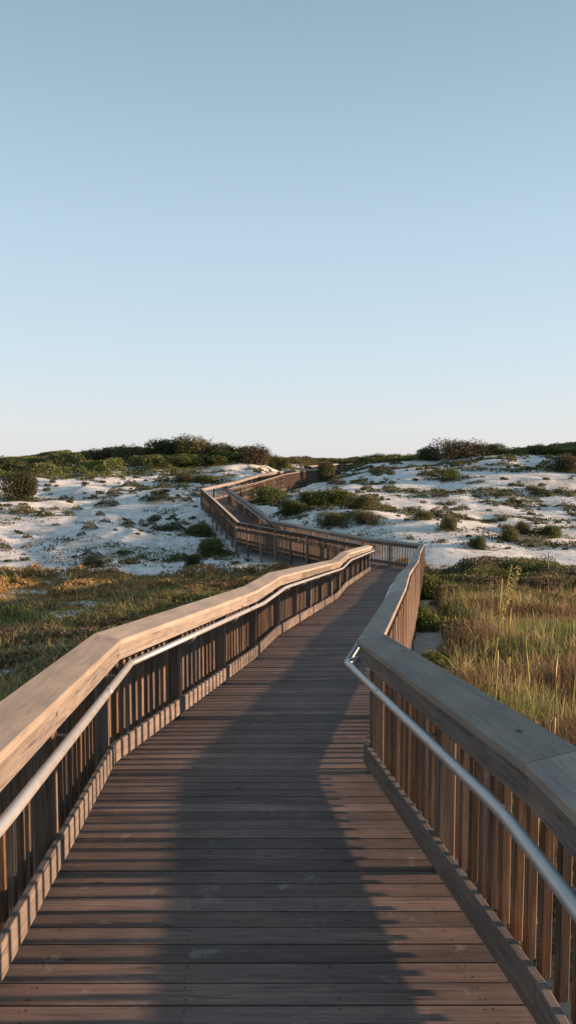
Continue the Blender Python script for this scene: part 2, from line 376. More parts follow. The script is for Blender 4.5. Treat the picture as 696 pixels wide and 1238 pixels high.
def board_mesh(name, path, mts, sec, mat, board_len=4.2, gapw=.007, jitter=.0):
    "closed section swept along path, cut into boards with fine joints"
    P = np.array(path, float); MT = np.array(mts, float)
    s = np.r_[0, np.cumsum(np.linalg.norm(np.diff(P, axis=0), axis=1))]
    bends = [0.0]
    for i in range(1, len(P) - 1):
        a0, a1 = (P[i] - P[i - 1])[:2], (P[i + 1] - P[i])[:2]
        if abs(a0[0] * a1[1] - a0[1] * a1[0]) / (np.linalg.norm(a0) * np.linalg.norm(a1)) > .06: bends.append(s[i])
    bends.append(s[-1]); cuts = [0.0]
    for b0_, b1_ in zip(bends, bends[1:]):
        cuts += list(np.linspace(b0_, b1_, max(1, round((b1_ - b0_) / board_len)) + 1)[1:])
    nb = len(cuts) - 1
    V = []; Fc = []; UV = []; RN = []
    k = len(sec); per = np.r_[0, np.cumsum([math.dist(sec[i], sec[(i + 1) % k]) for i in range(k)])]
    for bi in range(nb):
        s0, s1 = cuts[bi] + (gapw / 2 if bi else 0), cuts[bi + 1] - (gapw / 2 if bi < nb - 1 else 0)
        st = [s0] + [v for v in s if s0 + .01 < v < s1 - .01] + [s1]
        # extra stations so boards can wander slightly
        st = sorted(set(st)); rr = rnd.random(); base = len(V)
        jo = rnd.uniform(-1, 1) * jitter; jh = rnd.uniform(-1, 1) * jitter
        for t in st:
            p = [np.interp(t, s, P[:, c_]) for c_ in range(3)]
            j = min(len(s) - 2, max(0, int(np.searchsorted(s, t, side='right') - 1)))
            # miter only at real vertices; between them use the segment normal
            near = np.argmin(np.abs(s - t))
            if abs(s[near] - t) < .012: mt = MT[near]
            else:
                d = (P[j + 1] - P[j])[:2]; d /= np.linalg.norm(d); nn = np.array((-d[1], d[0]))
                mt = nn if nn.dot(MT[j]) > 0 else -nn
            for (o_, h_) in sec: V.append((p[0] + mt[0] * (o_ + jo), p[1] + mt[1] * (o_ + jo), p[2] + h_ + jh))
        for a_ in range(len(st) - 1):
            for c_ in range(k):
                i0 = base + a_ * k + c_; i1 = base + a_ * k + (c_ + 1) % k; i2 = i1 + k; i3 = i0 + k
                Fc.append((i0, i1, i2, i3)); UV += [(st[a_], per[c_]), (st[a_], per[c_ + 1]), (st[a_ + 1], per[c_ + 1]), (st[a_ + 1], per[c_])]; RN += [rr] * 4
        for e_, rev in ((0, False), (len(st) - 1, True)):
            f = [base + e_ * k + c_ for c_ in range(k)]
            Fc.append(tuple(f)); UV += [(sec[c_][0], sec[c_][1]) for c_ in range(k)]; RN += [rr] * k
    me = bpy.data.meshes.new(name); me.from_pydata(V, [], Fc)
    fix(me, UV, RN); me.materials.append(mat); return me
def fix(me, UV, RN):
    ul = me.uv_layers.new(name='uv'); ul.data.foreach_set('uv', np.array(UV, np.float32).ravel())
    ra = me.attributes.new('rnd', 'FLOAT', 'CORNER'); ra.data.foreach_set('value', np.array(RN, np.float32))
    import bmesh
    bm = bmesh.new(); bm.from_mesh(me); bmesh.ops.recalc_face_normals(bm, faces=bm.faces); bm.to_mesh(me); bm.free(); me.update()

def add_box(V, Fc, UV, RN, c, ex, ey, ez, rr):
    "box: centre c, half vectors ex (short), ey (short), ez (long axis, grain)"
    b0 = len(V)
    for i in (-1, 1):
        for j in (-1, 1):
            for k in (-1, 1): V.append(tuple(np.array(c) + i * ex + j * ey + k * ez))
    lx, ly, lz = 2 * np.linalg.norm(ex), 2 * np.linalg.norm(ey), 2 * np.linalg.norm(ez)
    def f(a_, uvs): Fc.append(tuple(b0 + t for t in a_)); UV.extend(uvs); RN.extend([rr] * 4)
    f((0, 1, 3, 2), [(0, 0), (lz, 0), (lz, ly), (0, ly)]); f((4, 6, 7, 5), [(0, .3), (0, .3 + ly), (lz, .3 + ly), (lz, .3)])
    f((0, 4, 5, 1), [(0, .6), (0, .6 + lx), (lz, .6 + lx), (lz, .6)]); f((2, 3, 7, 6), [(0, .9), (lz, .9), (lz, .9 + lx), (0, .9 + lx)])
    f((0, 2, 6, 4), [(0, 0), (ly, 0), (ly, lx), (0, lx)]); f((1, 5, 7, 3), [(0, 0), (0, lx), (ly, lx), (ly, 0)])

# baluster meshes: local x = along the rail, y = outward, z up; slightly warped and chamfered
def baluster_mesh(i, w_=.040, t_=.042, z0=-.13, z1=.985):
    V = []; Fc = []; UV = []; r_ = random.Random(100 + i); rr = r_.random(); n_ = 7
    bend = r_.uniform(-.006, .006); tw = r_.uniform(-.05, .05); w2 = w_ * r_.uniform(.93, 1.06)
    ch = .004
    sec = [(-w2 / 2 + ch, -t_ / 2), (w2 / 2 - ch, -t_ / 2), (w2 / 2, -t_ / 2 + ch), (w2 / 2, t_ / 2 - ch), (w2 / 2 - ch, t_ / 2), (-w2 / 2 + ch, t_ / 2), (-w2 / 2, t_ / 2 - ch), (-w2 / 2, -t_ / 2 + ch)]
    k = len(sec); per = np.r_[0, np.cumsum([math.dist(sec[j], sec[(j + 1) % k]) for j in range(k)])]
    for a_ in range(n_):
        u = a_ / (n_ - 1); z = z0 + (z1 - z0) * u; th = tw * (u - .5); dx = bend * 4 * u * (1 - u)
        for (x, y) in sec: V.append((x * math.cos(th) - y * math.sin(th) + dx, x * math.sin(th) + y * math.cos(th), z))
    for a_ in range(n_ - 1):
        for c_ in range(k):
            i0 = a_ * k + c_; i1 = a_ * k + (c_ + 1) % k
            Fc.append((i0, i1, i1 + k, i0 + k)); za, zb = V[i0][2], V[i0 + k][2]
            UV += [(za, per[c_]), (za, per[c_ + 1]), (zb, per[c_ + 1]), (zb, per[c_])]
    Fc.append(tuple(range(k))); UV += sec; Fc.append(tuple((n_ - 1) * k + j for j in range(k))); UV += sec
    me = bpy.data.meshes.new('baluster'); me.from_pydata(V, [], Fc); fix(me, UV, [rr] * len(UV)); me.materials.append(M['baluster']); return me
BAL = [baluster_mesh(i) for i in range(7)]
BAL_SHORT = [baluster_mesh(i, z0=.064) for i in range(7)]
def post_mesh(zb):
    V = []; Fc = []; UV = []; RN = []
    s_ = .045; sec = [(-s_ + .006, -s_), (s_ - .006, -s_), (s_, -s_ + .006), (s_, s_ - .006), (s_ - .006, s_), (-s_ + .006, s_), (-s_, s_ - .006), (-s_, -s_ + .006)]
    for z in (zb, -1, 0, .5, .988): V += [(x, y, z) for x, y in sec]
    k = 8; per = np.r_[0, np.cumsum([math.dist(sec[j], sec[(j + 1) % k]) for j in range(k)])]
    for a_ in range(4):
        for c_ in range(k):
            i0 = a_ * k + c_; i1 = a_ * k + (c_ + 1) % k; Fc.append((i0, i1, i1 + k, i0 + k)); za, zb_ = V[i0][2], V[i0 + k][2]
            UV += [(za, per[c_]), (za, per[c_ + 1]), (zb_, per[c_ + 1]), (zb_, per[c_])]
    Fc.append(tuple(range(k))); UV += sec; Fc.append(tuple(4 * k + j for j in range(k))); UV += sec
    me = bpy.data.meshes.new('post'); me.from_pydata(V, [], Fc); fix(me, UV, [.5] * len(UV)); me.materials.append(M['post']); return me
POST = post_mesh(-1.9)

def tube(name, pts, r, mat, n_=12, collars=()):
    P = [Vector(p) for p in pts]; V = []; Fc = []
    up = Vector((0, 0, 1))
    for i, p in enumerate(P):
        d = ((P[min(i + 1, len(P) - 1)] - P[i]).normalized() + (P[i] - P[max(i - 1, 0)]).normalized())
        d.normalize(); sx = d.cross(up)
        if sx.length < .05: sx = d.cross(Vector((0, 1, 0)))
        sx.normalize(); sy = sx.cross(d)
        for k in range(n_):
            a_ = 2 * math.pi * k / n_; V.append(p + sx * math.cos(a_) * r + sy * math.sin(a_) * r)
    for i in range(len(P) - 1):
        for k in range(n_): Fc.append((i * n_ + k, i * n_ + (k + 1) % n_, (i + 1) * n_ + (k + 1) % n_, (i + 1) * n_ + k))
    Fc.append(tuple(range(n_))[::-1]); Fc.append(tuple((len(P) - 1) * n_ + k for k in range(n_)))
    me = bpy.data.meshes.new(name); me.from_pydata(V, [], Fc); me.materials.append(mat)
    me.polygons.foreach_set('use_smooth', np.array([len(f) == 4 for f in Fc])); me.update(); return me
def rounded(pts, r=.12, n_=5):
    P = [Vector(p) for p in pts]; R = [P[0]]
    for i in range(1, len(P) - 1):
        a_ = (P[i - 1] - P[i]); b_ = (P[i + 1] - P[i]); k = min(r, a_.length * .4, b_.length * .4)
        p0 = P[i] + a_.normalized() * k; p1 = P[i] + b_.normalized() * k
        for j in range(n_ + 1):
            t = j / n_; R.append(p0 * (1 - t) ** 2 + P[i] * 2 * t * (1 - t) + p1 * t * t)
    R.append(P[-1]); return R

TILT = .22
def cap_section():
    # sloping towards the walk: inner edge low
    i0, o0 = -.055, .148; zi, zo = .965, .965 + TILT * .203; th = .036; ch = .005
    return [(i0, zi - .002), (o0, zo - .002), (o0 + .002, zo + th - ch), (o0 - ch, zo + th), (i0 + ch, zi + th), (i0, zi + th - ch)]
CAPS = cap_section()
FASC = [(-.042, .848), (-.004, .848), (-.004, .971), (-.042, .963)]
TOE = [(-.002, .058), (.036, .058), (.036, .198), (.031, .203), (.003, .203), (-.002, .198)]
RIM = [(.04, -.245), (.125, -.245), (.125, -.048), (.04, -.048)]
BOTR = [(.048, .90), (.128, .90), (.128, .978), (.048, .978)]

def railing(run, side, prev, nxt, label, pipe=True, spacing=.138, pipe_end=False, first_post=True, outer_post=False, short=False):
    base = run[0]
    root = empty('boardwalk_railing', base); tag(root, label, 'railing', 'timber railings along the boardwalk')
    B = np.array(base)
    rel = [tuple(np.array(p) - B) for p in run]
    pr = tuple(np.array(prev) - B) if prev is not None else None; nx = tuple(np.array(nxt) - B) if nxt is not None else None
    mts = miters_for(rel, side, pr, nx)
    put('cap_rail', board_mesh('cap_rail', rel, mts, CAPS, M['cap'], 3.9), root)
    put('fascia_board', board_mesh('fascia_board', rel, mts, FASC, M['fascia'], 3.9, jitter=.0015), root)
    put('toe_board', board_mesh('toe_board', rel, mts, TOE, M['toe'], 3.6, .006, jitter=.002), root)
    put('rim_joist', board_mesh('rim_joist', rel, mts, RIM, M['beam'], 4.0), root)
    put('top_rail', board_mesh('top_rail', rel, mts, BOTR, M['beam'], 4.0), root)
    P = np.array(rel); bal = []; posts = []
    seglen = [math.dist(P[i][:2], P[i + 1][:2]) for i in range(len(P) - 1)]; tot = sum(seglen); cum = np.r_[0, np.cumsum(seglen)]
    def at_s(s):
        j = min(len(seglen) - 1, int(np.searchsorted(cum, s, side='right') - 1)); t = (s - cum[j]) / seglen[j]
        p = P[j] * (1 - t) + P[j + 1] * t; d = (P[j + 1] - P[j])[:2] / seglen[j]; return p, d
    npost = max(1, round(tot / 1.62))
    for k in range(0 if first_post else 1, npost + 1):
        s = .0 + tot * k / npost
        s = min(max(s, .07), tot - .07)
        p, d = at_s(s); nn = np.array((-d[1], d[0])) * side
        posts.append((p + np.array((*(nn * (.215 if outer_post else .082)), 0)), math.atan2(d[1], d[0]), s))
    nb = int(tot / spacing)
    for k in range(nb):
        s = (k + .5) * tot / nb
        p, d = at_s(s); nn = np.array((-d[1], d[0])) * side
        j = rnd.uniform(-.008, .008)
        bal.append((p + np.array((*(nn * .1465 + d * j), 0)), math.atan2(d[1], d[0]), d))
    for p, a_, s in posts: put('post', POST, root, tuple(p), (0, 0, a_))
    dist = [math.dist((B + b_[0])[:2], (0, 0)) if (B + b_[0])[1] > -.3 else 99 for b_ in bal]
    order = sorted(range(nb), key=lambda i: dist[i]); keep = set(order[:100])
    V = []; Fc = []; UV = []; RN = []
    for i, (p, a_, d) in enumerate(bal):
        if i in keep:
            put('baluster', (BAL_SHORT if short else BAL)[rnd.randrange(7)], root, tuple(p), (rnd.uniform(-.006, .006), rnd.uniform(-.008, .008), a_ + rnd.uniform(-.06, .06) + (math.pi if rnd.random() < .5 else 0)))
        else:
            ex = np.array((d[0], d[1], 0)) * .021; ey = np.array((-d[1], d[0], 0)) * .018
            add_box(V, Fc, UV, RN, p + np.array((0, 0, .43)), ex, ey, np.array((0, 0, .555)), rnd.random())
    if V:
        me = bpy.data.meshes.new('baluster'); me.from_pydata(V, [], Fc); fix(me, UV, RN); me.materials.append(M['baluster'])
        tag(put('baluster', me, root), kind='stuff')
    if pipe:
        off, hz = -.13, .825
        pts = [(p[0] + m_[0] * off, p[1] + m_[1] * off, p[2] + hz) for p, m_ in zip(rel, mts)]
        if pipe_end:       # returns to the corner post
            m_ = mts[-1]; e_ = pts[-1]; pts = pts[:-1]; q_ = np.array(rel[-1]); dd = (P[-1] - P[-2]); dd /= np.linalg.norm(dd)
            e_ = np.array(e_) + dd * .02
            pts += [tuple(e_), (q_[0] - m_[0] * -.02 + dd[0] * .05, q_[1] - m_[1] * -.02 + dd[1] * .05, q_[2] + hz + .03)]
        pp = put('handrail', tube('handrail', rounded(pts, .16), .0245, M['pipe'], 14), root)
        for p, a_, s in posts[::1]:
            pz, d = at_s(s); nn = np.array((-d[1], d[0])) * side
            a0 = pz + np.array((*(nn * -.0), hz - .085)); a1 = pz + np.array((*(nn * (off * .55)), hz - .09)); a2 = pz + np.array((*(nn * off), hz - .012))
            a00 = pz + np.array((*(nn * .038), hz - .08))
            if s < tot - .3 and s > .3 or not pipe_end:
                put('bracket', tube('bracket', [tuple(a00), tuple(a0), tuple(a1), tuple(a2)], .008, M['pipe'], 8), pp)
        s = 2.4
        while s < tot:
            pz, d = at_s(s); pz2, _ = at_s(min(s + .07, tot)); nn = np.array((-d[1], d[0])) * side; of = np.array((*(nn * off), hz))
            if min(abs(s - c_) for c_ in cum) > .3: put('collar', tube('collar', [tuple(pz + of), tuple(pz2 + of)], .0268, M['pipe'], 14), pp)
            s += 5.2
    return root

def after(run): return run[1]
LAB_L = ['sunlit tan-capped railing running off the lower left corner of the view', 'long sunlit left railing of the descending ramp with tan cap',
         'left-hand railing of the low crosswise stretch with dark posts below the ramp', 'left railing of the rising stretch up the left dune, seen from outside',
         'distant sunlit railing winding up to the crest between the dunes, on its left side', 'farthest left-hand railing at the crest beside the dark bush']
LAB_R = ['shaded blue-grey capped railing in the lower right foreground', 'right railing of the descending ramp, its outer side lit orange above the sand',
         'right-hand railing of the low crosswise stretch, against the right dune', 'right railing of the rising stretch toward the left dune, with a grey pipe inside',
         'distant right-side railing winding up to the crest between the dunes', 'farthest right-hand railing at the crest behind the dark bush']
for i in range(6):
    for runs, side, lab in ((RUNS_L, 1, LAB_L), (RUNS_R, -1, LAB_R)):
        prev = runs[i - 1][-2] if i > 0 else None; nxt = runs[i + 1][1] if i < 5 else None
        railing(runs[i], side, prev, nxt, lab[i], pipe=(i in (0, 1, 3)), pipe_end=(i == 0 and side == -1), first_post=(i == 0), spacing=.138 if i < 3 else (.15 if i == 3 else .21), outer_post=(i == 2 and side == 1), short=(i == 0 and side == -1))

# ------------------------------------------------------------------ decks: separate planks with open gaps
def resamp(P, ts):
    P = np.array(P); s = np.r_[0, np.cumsum(np.linalg.norm(np.diff(P, axis=0), axis=1))]
    if s[-1] < 1e-6: return np.repeat(P[:1], len(ts), 0)
    return np.stack([np.interp(np.array(ts) * s[-1], s, P[:, k]) for k in range(3)], -1)
def deck(runL, runR, name, nL=None, nR=None):
    lm = miters_for(runL, 1, None, None) if len(runL) > 1 and math.dist(runL[0], runL[1]) > .01 else None
    length = max(sum(math.dist(runL[i], runL[i + 1]) for i in range(len(runL) - 1)), sum(math.dist(runR[i], runR[i + 1]) for i in range(len(runR) - 1)))
    N = max(2, round(length / .1465)); V = []; Fc = []; UV = []; RN = []
    ts = np.linspace(0, 1, N + 1); A = resamp(runL, ts); Bp = resamp(runR, ts)
    g = .0045; th = .036
    for i in range(N):
        rr = rnd.random(); dzp = rnd.uniform(-.0015, .0015)
        l0, l1, r0, r1 = A[i].copy(), A[i + 1].copy(), Bp[i].copy(), Bp[i + 1].copy()
        for e0, e1 in ((l0, l1), (r0, r1)):
            d = e1 - e0; ln = np.linalg.norm(d)
            if ln > .02: d = d / ln; e0 += d * g; e1 -= d * g
        for a_, b_ in ((l0, r0), (l1, r1)):       # run on under the rails
            d = b_ - a_; ln = np.linalg.norm(d); d = d / ln; a_ -= d * .125; b_ += d * .125
        base = len(V); zt = np.array((0, 0, dzp)); zb = np.array((0, 0, -th))
        wv = rnd.uniform(-.0012, .0012)
        for p in (l0, r0, r1, l1): V.append(tuple(p + zt))
        for p in (l0, r0, r1, l1): V.append(tuple(p + zb))
        wd_ = math.dist(l0, r0); u0 = rnd.uniform(0, 30)
        def f(ids, uv): Fc.append(tuple(base + t for t in ids)); UV.extend(uv); RN.extend([rr] * len(ids))
        f((0, 1, 2, 3), [(u0, 0), (u0 + wd_, 0), (u0 + wd_, .14), (u0, .14)]); f((7, 6, 5, 4), [(u0, 0), (u0 + wd_, 0), (u0 + wd_, .14), (u0, .14)])
        for a_, b_ in ((0, 1), (1, 2), (2, 3), (3, 0)): f((a_, b_, b_ + 4, a_ + 4)[::-1], [(u0, .2), (u0 + wd_, .2), (u0 + wd_, .236), (u0, .236)][::-1])
    me = bpy.data.meshes.new(name); me.from_pydata(V, [], Fc); fix(me, UV, RN); me.materials.append(M['deck']); return me
def deck_obj(rl, rr_):
    o_ = put('boardwalk', deck(rl, rr_, 'boardwalk')); tag(o_, kind='structure')
    # joists running along under the planks
    for f_ in (.22, .5, .78):
        n_ = max(2, int(math.dist(rl[0], rl[-1]) / 1.5) + 1); ts = np.linspace(.004, .996, n_ + 1)
        A = resamp(rl, ts); B_ = resamp(rr_, ts); C_ = A * (1 - f_) + B_ * f_
        if math.dist(C_[0], C_[-1]) < .3: continue
        mt = miters_for([tuple(p) for p in C_], 1)
        put('joist', board_mesh('joist', [tuple(p) for p in C_], mt, [(-.022, -.26), (.022, -.26), (.022, -.040), (-.022, -.040)], M['beam'], 50), o_)
    return o_
for i in range(6):
    if i == 2:
        deck_obj([RUNS_L[2][0]] * 2, RUNS_R[2][:2]); deck_obj(RUNS_L[2], RUNS_R[2][1:])
    else: deck_obj(RUNS_L[i], RUNS_R[i])
# screw heads in the near planks
sv = []; sf = []
Ls, Rs = RUNS_L[0] + RUNS_L[1][1:4], RUNS_R[0] + RUNS_R[1][1:4]
for rl, rr_, ylim in ((RUNS_L[0], RUNS_R[0], 9), (RUNS_L[1], RUNS_R[1], 11)):
    length = max(sum(math.dist(r[i], r[i + 1]) for i in range(len(r) - 1)) for r in (rl, rr_))
    N = max(2, round(length / .1465)); ts = np.linspace(0, 1, N + 1); A = resamp(rl, ts); B_ = resamp(rr_, ts)
    for i in range(N):
        for f_ in (.06, .36, .66, .95):
            for g_ in (.22, .78):
                l = A[i] * (1 - g_) + A[i + 1] * g_; r_ = B_[i] * (1 - g_) + B_[i + 1] * g_
                p = l * (1 - f_) + r_ * f_
                if not (1.8 < p[1] < ylim): continue
                p = p + np.array((rnd.uniform(-.008, .008), rnd.uniform(-.006, .006), .0028)); b0 = len(sv)
                for k in range(6): sv.append((p[0] + .0055 * math.cos(k * 1.047), p[1] + .0055 * math.sin(k * 1.047), p[2]))
                sf.append(tuple(range(b0, b0 + 6)))
sm = bpy.data.meshes.new('screw_head'); sm.from_pydata(sv, [], sf)
m, n, b, o = newmat('screw_steel'); b.inputs['Base Color'].default_value = (.03, .027, .025, 1); b.inputs['Roughness'].default_value = .6
sm.materials.append(m); tag(put('screw_heads', sm), 'dark screw heads in rows across the near deck planks', 'screws', kind='stuff')

# ------------------------------------------------------------------ plants
def palette(n_, cols, w_=None, var=.25, rng=RNG):
    cols = np.array(cols); k = rng.choice(len(cols), n_, p=w_); c_ = cols[k] * (1 + var * (rng.random((n_, 1)) * 2 - 1))
    return np.clip(c_ * (1 + .12 * (rng.random((n_, 3)) * 2 - 1)), 0, 1)
def leaves(P, size, rng=RNG, flat=0.0, aspect=.5):
    "leaf-shaped quads at points P"
    n_ = len(P); a_ = rng.normal(size=(n_, 3)); a_[:, 2] += flat * 0; a_ /= np.linalg.norm(a_, axis=1)[:, None]
    b_ = rng.normal(size=(n_, 3)); b_ -= (b_ * a_).sum(1)[:, None] * a_; b_ /= np.linalg.norm(b_, axis=1)[:, None]
    s_ = (size * (.6 + .8 * rng.random(n_)))[:, None] if np.ndim(size) == 0 else (size * (.6 + .8 * rng.random(n_)))[:, None]
    L_ = a_ * s_; W_ = b_ * s_ * aspect
    return np.stack([P - L_, P - W_ * .9 - L_ * .1, P + L_, P + W_ * .9 + L_ * .1], 1) * 1.0
def blades(P, h, wdt, rng=RNG, lean=.5, cols=None):
    n_ = len(P); az = rng.random(n_) * 2 * math.pi; ln = lean * (.2 + rng.random(n_)) * h
    d = np.stack([np.cos(az), np.sin(az), 0 * az], -1); sd = np.stack([-np.sin(az + rng.normal(0, .6, n_)), np.cos(az), 0 * az], -1)
    lev = []
    for t, wk in ((0, 1.), (.4, .85), (.75, .55), (1.0, .12)):
        c_ = P + np.array((0, 0, 1)) * (h * (t - .18 * t * t * lean * 2))[:, None] + d * (ln * t ** 2)[:, None]
        ww = sd * (wdt * wk * .5)[:, None]; lev.append((c_ - ww, c_ + ww))
    Q = [np.stack([lev[k][0], lev[k][1], lev[k + 1][1], lev[k + 1][0]], 1) for k in range(3)]
    V = np.concatenate(Q, 0); C_ = None if cols is None else np.tile(cols, (3, 1))
    return V, C_
def rand_xy(n_, x0, x1, y0, y1, rng=RNG): return rng.uniform(x0, x1, n_), rng.uniform(y0, y1, n_)
GREEN = [(.085, .115, .030), (.11, .135, .038), (.065, .09, .028), (.145, .15, .045)]
DARKG = [(.045, .062, .024), (.062, .08, .03), (.08, .09, .035), (.09, .075, .038)]
OLIVE = [(.125, .125, .048), (.095, .105, .038), (.16, .14, .06), (.11, .085, .05)]
BROWN = [(.11, .075, .05), (.15, .10, .065), (.08, .06, .045), (.18, .13, .09)]
GOLD = [(.34, .26, .12), (.28, .235, .10), (.40, .32, .18), (.22, .20, .085), (.26, .165, .095)]

# --- shrub prototypes (unit sized, about 1 m radius, 1 m high)
def shrub_mesh(seed, nl, size, pal, lobes=7, spiky=.0, hh=1.0):
    rng = np.random.default_rng(seed); P = []; C_ = []
    L_ = []
    for k in range(lobes):
        a_ = rng.random() * 6.28; r_ = rng.random() ** .6 * .62
        L_.append((r_ * math.cos(a_), r_ * math.sin(a_), .28 + .38 * rng.random() * (1 - r_ * .6), .28 + .22 * rng.random()))
    L_.append((0, 0, .42, .5))
    per = nl // len(L_)
    for (cx, cy, cz, r_) in L_:
        v = rng.normal(size=(per, 3)); v /= np.linalg.norm(v, axis=1)[:, None]
        rad = r_ * (1 - .45 * rng.random(per) ** 2.0) * (1 + .22 * np.sin(v[:, 0] * 9 + seed) * np.sin(v[:, 1] * 8 + v[:, 2] * 7)) * (1 + spiky * (rng.random(per) ** 5))
        p = v * rad[:, None] + np.array((cx, cy, cz)); p[:, 2] = np.where(p[:, 2] < .02, .02 + .2 * rng.random(per), p[:, 2]); P.append(p)
        tone = 1 + .35 * (rng.random() - .5)
        C_.append(palette(per, pal, rng=rng) * tone)
    P = np.concatenate(P); C_ = np.clip(np.concatenate(C_), 0, 1); P[:, 2] *= hh
    return quads_mesh('foliage', leaves(P, size, rng), M['leaf'], C_)
def stems_mesh(seed, n_=14, hh=1.0, col=(.09, .07, .055), r0=.03):
    rng = random.Random(seed); V = []
    for k in range(n_):
        a_ = rng.random() * 6.28; rr = rng.uniform(.2, .75); p0 = np.array((rng.uniform(-.12, .12), rng.uniform(-.12, .12), -.15)); p3 = np.array((math.cos(a_) * rr, math.sin(a_) * rr, hh * rng.uniform(.5, .95)))
        pts = [p0 * (1 - t) + p3 * t + np.array((0, 0, .18 * math.sin(t * 3.1))) + np.array([rng.uniform(-.05, .05) for _ in range(3)]) * (t > 0) for t in (0, .33, .66, 1)]
        for i in range(3):
            a0, a1 = pts[i], pts[i + 1]; d = a1 - a0; d /= np.linalg.norm(d); s1 = np.cross(d, (0.3, .2, 1)); s1 /= np.linalg.norm(s1); s2 = np.cross(d, s1)
            ra, rb = r0 * (1 - i * .28), r0 * (1 - (i + 1) * .28)
            q_ = [s1, s2, -s1, -s2]
            for j in range(4): V.append([a0 + q_[j] * ra, a0 + q_[(j + 1) % 4] * ra, a1 + q_[(j + 1) % 4] * rb, a1 + q_[j] * rb])
    V = np.array(V); return quads_mesh('stem', V, M['twig'], np.tile(np.array(col), (len(V), 1)))
SH = {'green': [shrub_mesh(s, 8000, .038, GREEN) for s in (1, 2)], 'dark': [shrub_mesh(s, 10000, .032, DARKG + [(.06, .08, .025)]) for s in (3, 4, 5)],
      'olive': [shrub_mesh(s, 8000, .035, OLIVE) for s in (6, 7)], 'brown': [shrub_mesh(s, 7000, .034, BROWN + DARKG[:2], spiky=.12) for s in (8, 9)],
      'lime': [shrub_mesh(s, 4500, .05, [(.10, .13, .03), (.07, .10, .025), (.13, .14, .04)]) for s in (10,)]}
ST = [stems_mesh(s) for s in (1, 2)]
KINDN = {'green': 'green', 'dark': 'dark', 'olive': 'olive', 'brown': 'brown', 'lime': 'bright green'}
SHP = []
def shrub(kind, px, py, Y, w_, h_, label, name='shrub', group='shrubs on the dunes', depth=1.0, cat='shrub'):
    "px, py: foot of the bush in the photograph, w_ x h_ in metres"
    p = W(px, py, Y); x, y = p[0], Y
    z = float(H(np.array([x]), np.array([y]))[0]); SHP.append((x, y, w_))
    o_ = empty(name, (x, y, z - .06)); tag(o_, label, cat, group)
    if Y > 36 and Y < 70: h_ *= .92
    if Y > 72: w_ *= 1.3; h_ *= .93
    sc = (w_ / 1.75, w_ / 1.75 * depth, h_ / .95); rz = rnd.random() * 6.28
    # rotate inside by choosing a prototype, keep the scale axes
    put('foliage', rnd.choice(SH[kind]), o_, (0, 0, 0), (0, 0, rnd.choice((0, 1.57, 3.14, 4.71))), sc)
    put('stem', rnd.choice(ST), o_, (0, 0, 0), (0, 0, 0), sc)
    return o_
px2m = lambda px, Y: px * Y / F
def sb(kind, x0, x1, ytop, yb, Y, label, **k):
    shrub(kind, (x0 + x1) / 2, yb, Y, px2m(x1 - x0, Y) * 1.08, px2m(yb - ytop, Y) * 1.05, label, **k)
